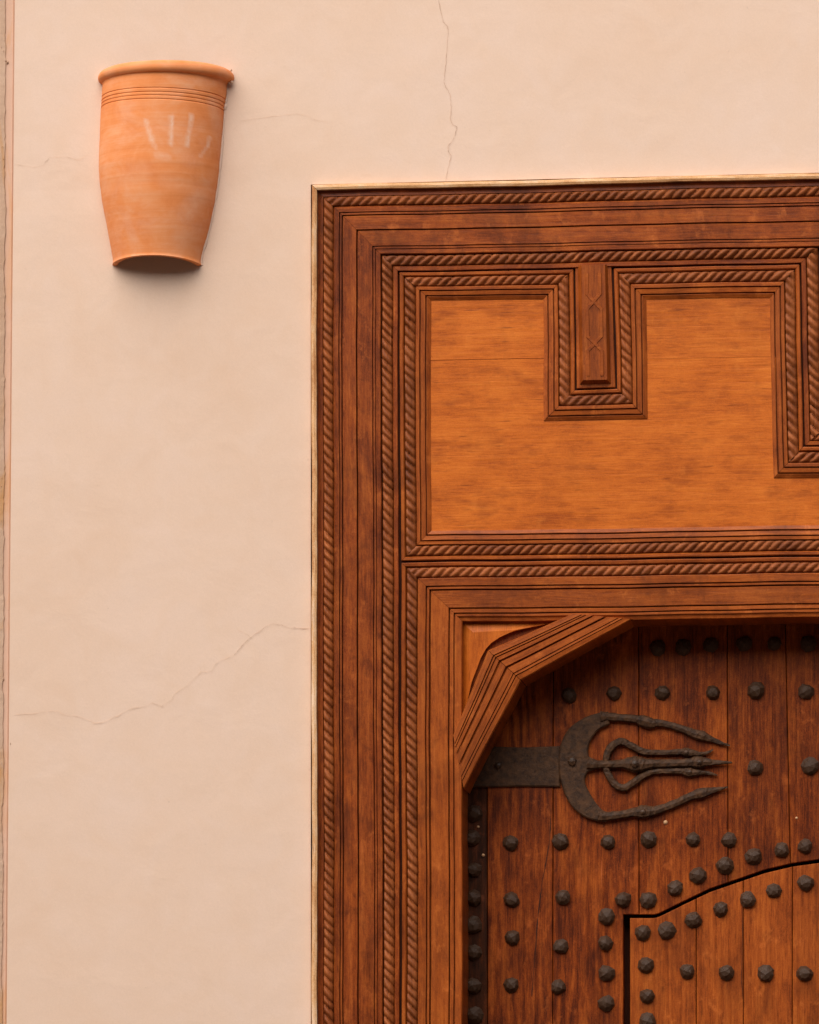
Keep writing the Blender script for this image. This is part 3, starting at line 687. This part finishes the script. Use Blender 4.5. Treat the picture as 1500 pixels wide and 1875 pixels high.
# ------------------------------------------------------------------ terracotta half-pot lamp on the wall
tm, tn, tl, tp = mat('terracotta')
tc = tn.new('ShaderNodeTexCoord'); tv = tc.outputs['Object']
rings_ = nnode(tn, tl, mapping(tn, tl, tv, (5, 5, 170)), 1.0, 4, 0.65)
blo = nnode(tn, tl, tv, 14.0, 5, 0.6, 0.6); fin = nnode(tn, tl, tv, 320.0, 3, 0.65)
tf = math_(tn, tl, 'ADD', math_(tn, tl, 'MULTIPLY', rings_, 0.35), math_(tn, tl, 'MULTIPLY', blo, 0.65))
tcol = ramp(tn, tl, tf, [(0.33, (0.74, 0.225, 0.066)), (0.5, (0.81, 0.282, 0.096)), (0.68, (0.84, 0.355, 0.160))])
at = tn.new('ShaderNodeAttribute'); at.attribute_name = 'chalk'
chn = nnode(tn, tl, tv, 95.0, 4, 0.7)
ck = math_(tn, tl, 'MULTIPLY', at.outputs['Fac'], math_(tn, tl, 'ADD', math_(tn, tl, 'MULTIPLY', fin, 0.6), math_(tn, tl, 'SUBTRACT', math_(tn, tl, 'MULTIPLY', chn, 1.6), 0.3)))
ck = math_(tn, tl, 'MINIMUM', math_(tn, tl, 'MAXIMUM', ck, 0.0), 1.0)
dusty = nnode(tn, tl, mapping(tn, tl, tv, (9, 9, 16), (4, 4, 4)), 1.0, 6, 0.7, 0.5)
dr = tn.new('ShaderNodeMapRange'); dr.inputs[1].default_value = 0.45; dr.inputs[2].default_value = 0.75; tl.new(dusty, dr.inputs[0])
ck = math_(tn, tl, 'MAXIMUM', ck, math_(tn, tl, 'MULTIPLY', dr.outputs[0], 0.36))
tcol = mix(tn, tl, ck, tcol, (0.84, 0.52, 0.37))
tl.new(tcol, tp.inputs['Base Color']); tp.inputs['Roughness'].default_value = 0.85; tp.inputs['Specular IOR Level'].default_value = 0.2
bump(tn, tl, tp, math_(tn, tl, 'ADD', math_(tn, tl, 'MULTIPLY', rings_, 0.6), math_(tn, tl, 'MULTIPLY', fin, 0.25)), 0.4, 0.0012)
pc = W(290, 487)
pot = empty('terracotta_wall_lamp', (pc[0], 0, pc[1]))
tag(pot, 'terracotta half pot wall lamp with chalky handprint mounted on the plaster', 'wall lamp')
LV = [(135,188,130,420),(138,183,133,425),(144,180,139,428.5),(150,181,146,428.5),(154,185,151,424),(156.5,188,154,416.5),(165,187.5,166,415.5),(180,186.5,182,414),
      (200,185.2,203,410.5),(225,184,226,409),(250,183,250,407),(275,182,275,405),(300,181.5,300,402.5),(322,182,322,400.5),(345,184,345,397.5),(370,187.5,370,393.5),(390,191,390,389.5),(410,195,410,385.5),(440,200.5,440,377.5),(462,204.5,462,371),(474,206.5,474,368.5),(481,207,481,368),(486,206,486,369)]
LS = spline(LV, 7)
GR = [181, 188, 194, 200.5]
def section(yl, xl, yr, xr, inset=0.0, n=64, dz=0.0):
    a = W(xl, yl); b = W(xr, yr); c = ((a[0]+b[0])/2, (a[1]+b[1])/2); hw = (b[0]-a[0])/2 - inset; out = []
    for k in range(n+1):
        f = math.pi*k/n; t = -math.cos(f)
        z = c[1] + (b[1]-a[1])/2*t + dz
        z += max(0.0, yl-472)/14*0.006*math.sin(f)**2
        z += 0.0042*math.sin(f)
        out.append((c[0]+hw*t, -(hw*0.74*math.sin(f))+0.004, z))
    return out
NV = 64; V = []; chalk = []
def caps(px, py, x0, y0, x1, y1, r):
    dx_, dy_ = x1-x0, y1-y0; t = max(0, min(1, ((px-x0)*dx_+(py-y0)*dy_)/(dx_*dx_+dy_*dy_))); d = math.hypot(px-x0-t*dx_, py-y0-t*dy_)
    return max(0.0, 1-(d/r)**2)
MARKS = [(267,221,279,258,6.5,.85),(280,262,285,270,6,.6),(315,214,313,262,6.5,.95),(350,212,343,266,6,.95),(346,228,345,252,4,.5),(384,252,380,268,5,.8),(377,272,367,286,5,.55),(288,284,306,288,9,.45),(328,276,350,294,18,.22),
         (225,330,260,310,22,.2),(340,395,365,360,24,.35),(230,395,245,440,12,.3),(330,440,360,420,24,.25),(245,470,330,472,7,.35),(390,185,398,230,14,.3),(300,330,360,345,18,.15)]
levels = list(LS)
for s in levels:
    yl = s[0]; ins = 0.0
    for g in GR: ins = max(ins, 0.0016*max(0.0, 1-abs(yl-g)/1.6))
    V += section(*s, inset=ins, n=NV)
# extra sharp levels for the turned grooves are inserted by refining that zone
fine = []
for s0, s1 in zip(LS, LS[1:]):
    k = 6 if 174 < s0[0] < 206 else 1
    for q in range(k): fine.append(s0 + (s1-s0)*q/k)
fine.append(LS[-1]); V = []
for s in fine:
    ins = 0.0
    for g in GR: ins = max(ins, 0.0022*max(0.0, 1-abs(s[0]-g)/1.3))
    ins += 0.0006*mnoise.noise((s[0]*0.05, 2, 2))
    V += section(*s, inset=ins, n=NV)
n_out = len(fine)
inner_l = [fine[-1]] + [fine[i] for i in range(len(fine)-1, 0, -4)] + [fine[0]]
for i, s in enumerate(inner_l):
    V += section(*s, inset=(0.006 if i == 0 else 0.012), n=NV, dz=(-0.0016 if i == 0 else 0.0))
V += section(*fine[0], n=NV)
rows = n_out + len(inner_l) + 1
F = grid_faces(rows, NV+1)
f = F[(NV//2)+40*NV]; nrm = np.cross(np.array(V[f[1]])-np.array(V[f[0]]), np.array(V[f[2]])-np.array(V[f[0]]))
if nrm[1] > 0: F = [tuple(reversed(q)) for q in F]
po = build('pot_shade', V, F, tm, pot, smooth=True)
for i, p in enumerate(V):
    if i < n_out*(NV+1):
        px, py = topx(*p); val = 0
        for x0, y0, x1, y1, r, s in MARKS: val = max(val, s*caps(px, py, x0, y0, x1, y1, r))
        chalk.append(val)
    else: chalk.append(0.0)
ca = po.data.attributes.new('chalk', 'FLOAT', 'POINT'); ca.data.foreach_set('value', chalk)
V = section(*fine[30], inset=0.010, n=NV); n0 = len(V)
build('pot_light_stop', V, [tuple(range(n0))], BACK, pot, uv=[(v[0], v[1]) for v in V])  # unseen dark disc added to keep light out of the pot from above
# crumbs of plaster left along the pot's right edge
prof = [(s[3], s[2]) for s in fine[40::4]]
V = []; K = 8
for i, (x, y) in enumerate(prof):
    u, v = W(x, y); r = max(0.0006, 0.0024 + 0.0034*mnoise.noise((0, 3, y*0.11)) + 0.0024*mnoise.noise((0, 9, y*0.5)))
    for j in range(K):
        a = 2*math.pi*j/K; V.append((u + 0.0012 + r*math.cos(a), -r*0.9*math.sin(a)-0.0005, v + 0.001*mnoise.noise((j, 1, y))))
build('plaster_fillet', V, fix_orient(grid_faces(len(prof), K, True), V), WALL, pot, smooth=True)
V, F = [], []
for (x, y, r) in ((423, 128, 3), (425, 150, 3.4), (420, 152, 3)):
    u, v = W(x, y, 0.012); o0 = len(V); n = 7
    for q, hh in ((1.0, 0.0), (0.8, 0.7), (0, 1.0)):
        if q == 0: V.append((u, -0.010-hh*r*MM, v)); continue
        for i in range(n): a = 2*math.pi*i/n; k = random.uniform(0.6, 1.2); V.append((u+q*k*r*MM*math.cos(a), -0.010-hh*r*MM, v+q*k*r*MM*math.sin(a)))
    F += [(o0+i, o0+(i+1) % n, o0+n+(i+1) % n, o0+n+i) for i in range(n)] + [(o0+n+i, o0+n+(i+1) % n, o0+2*n) for i in range(n)]
build('rim_dirt', V, F, RAG, pot)
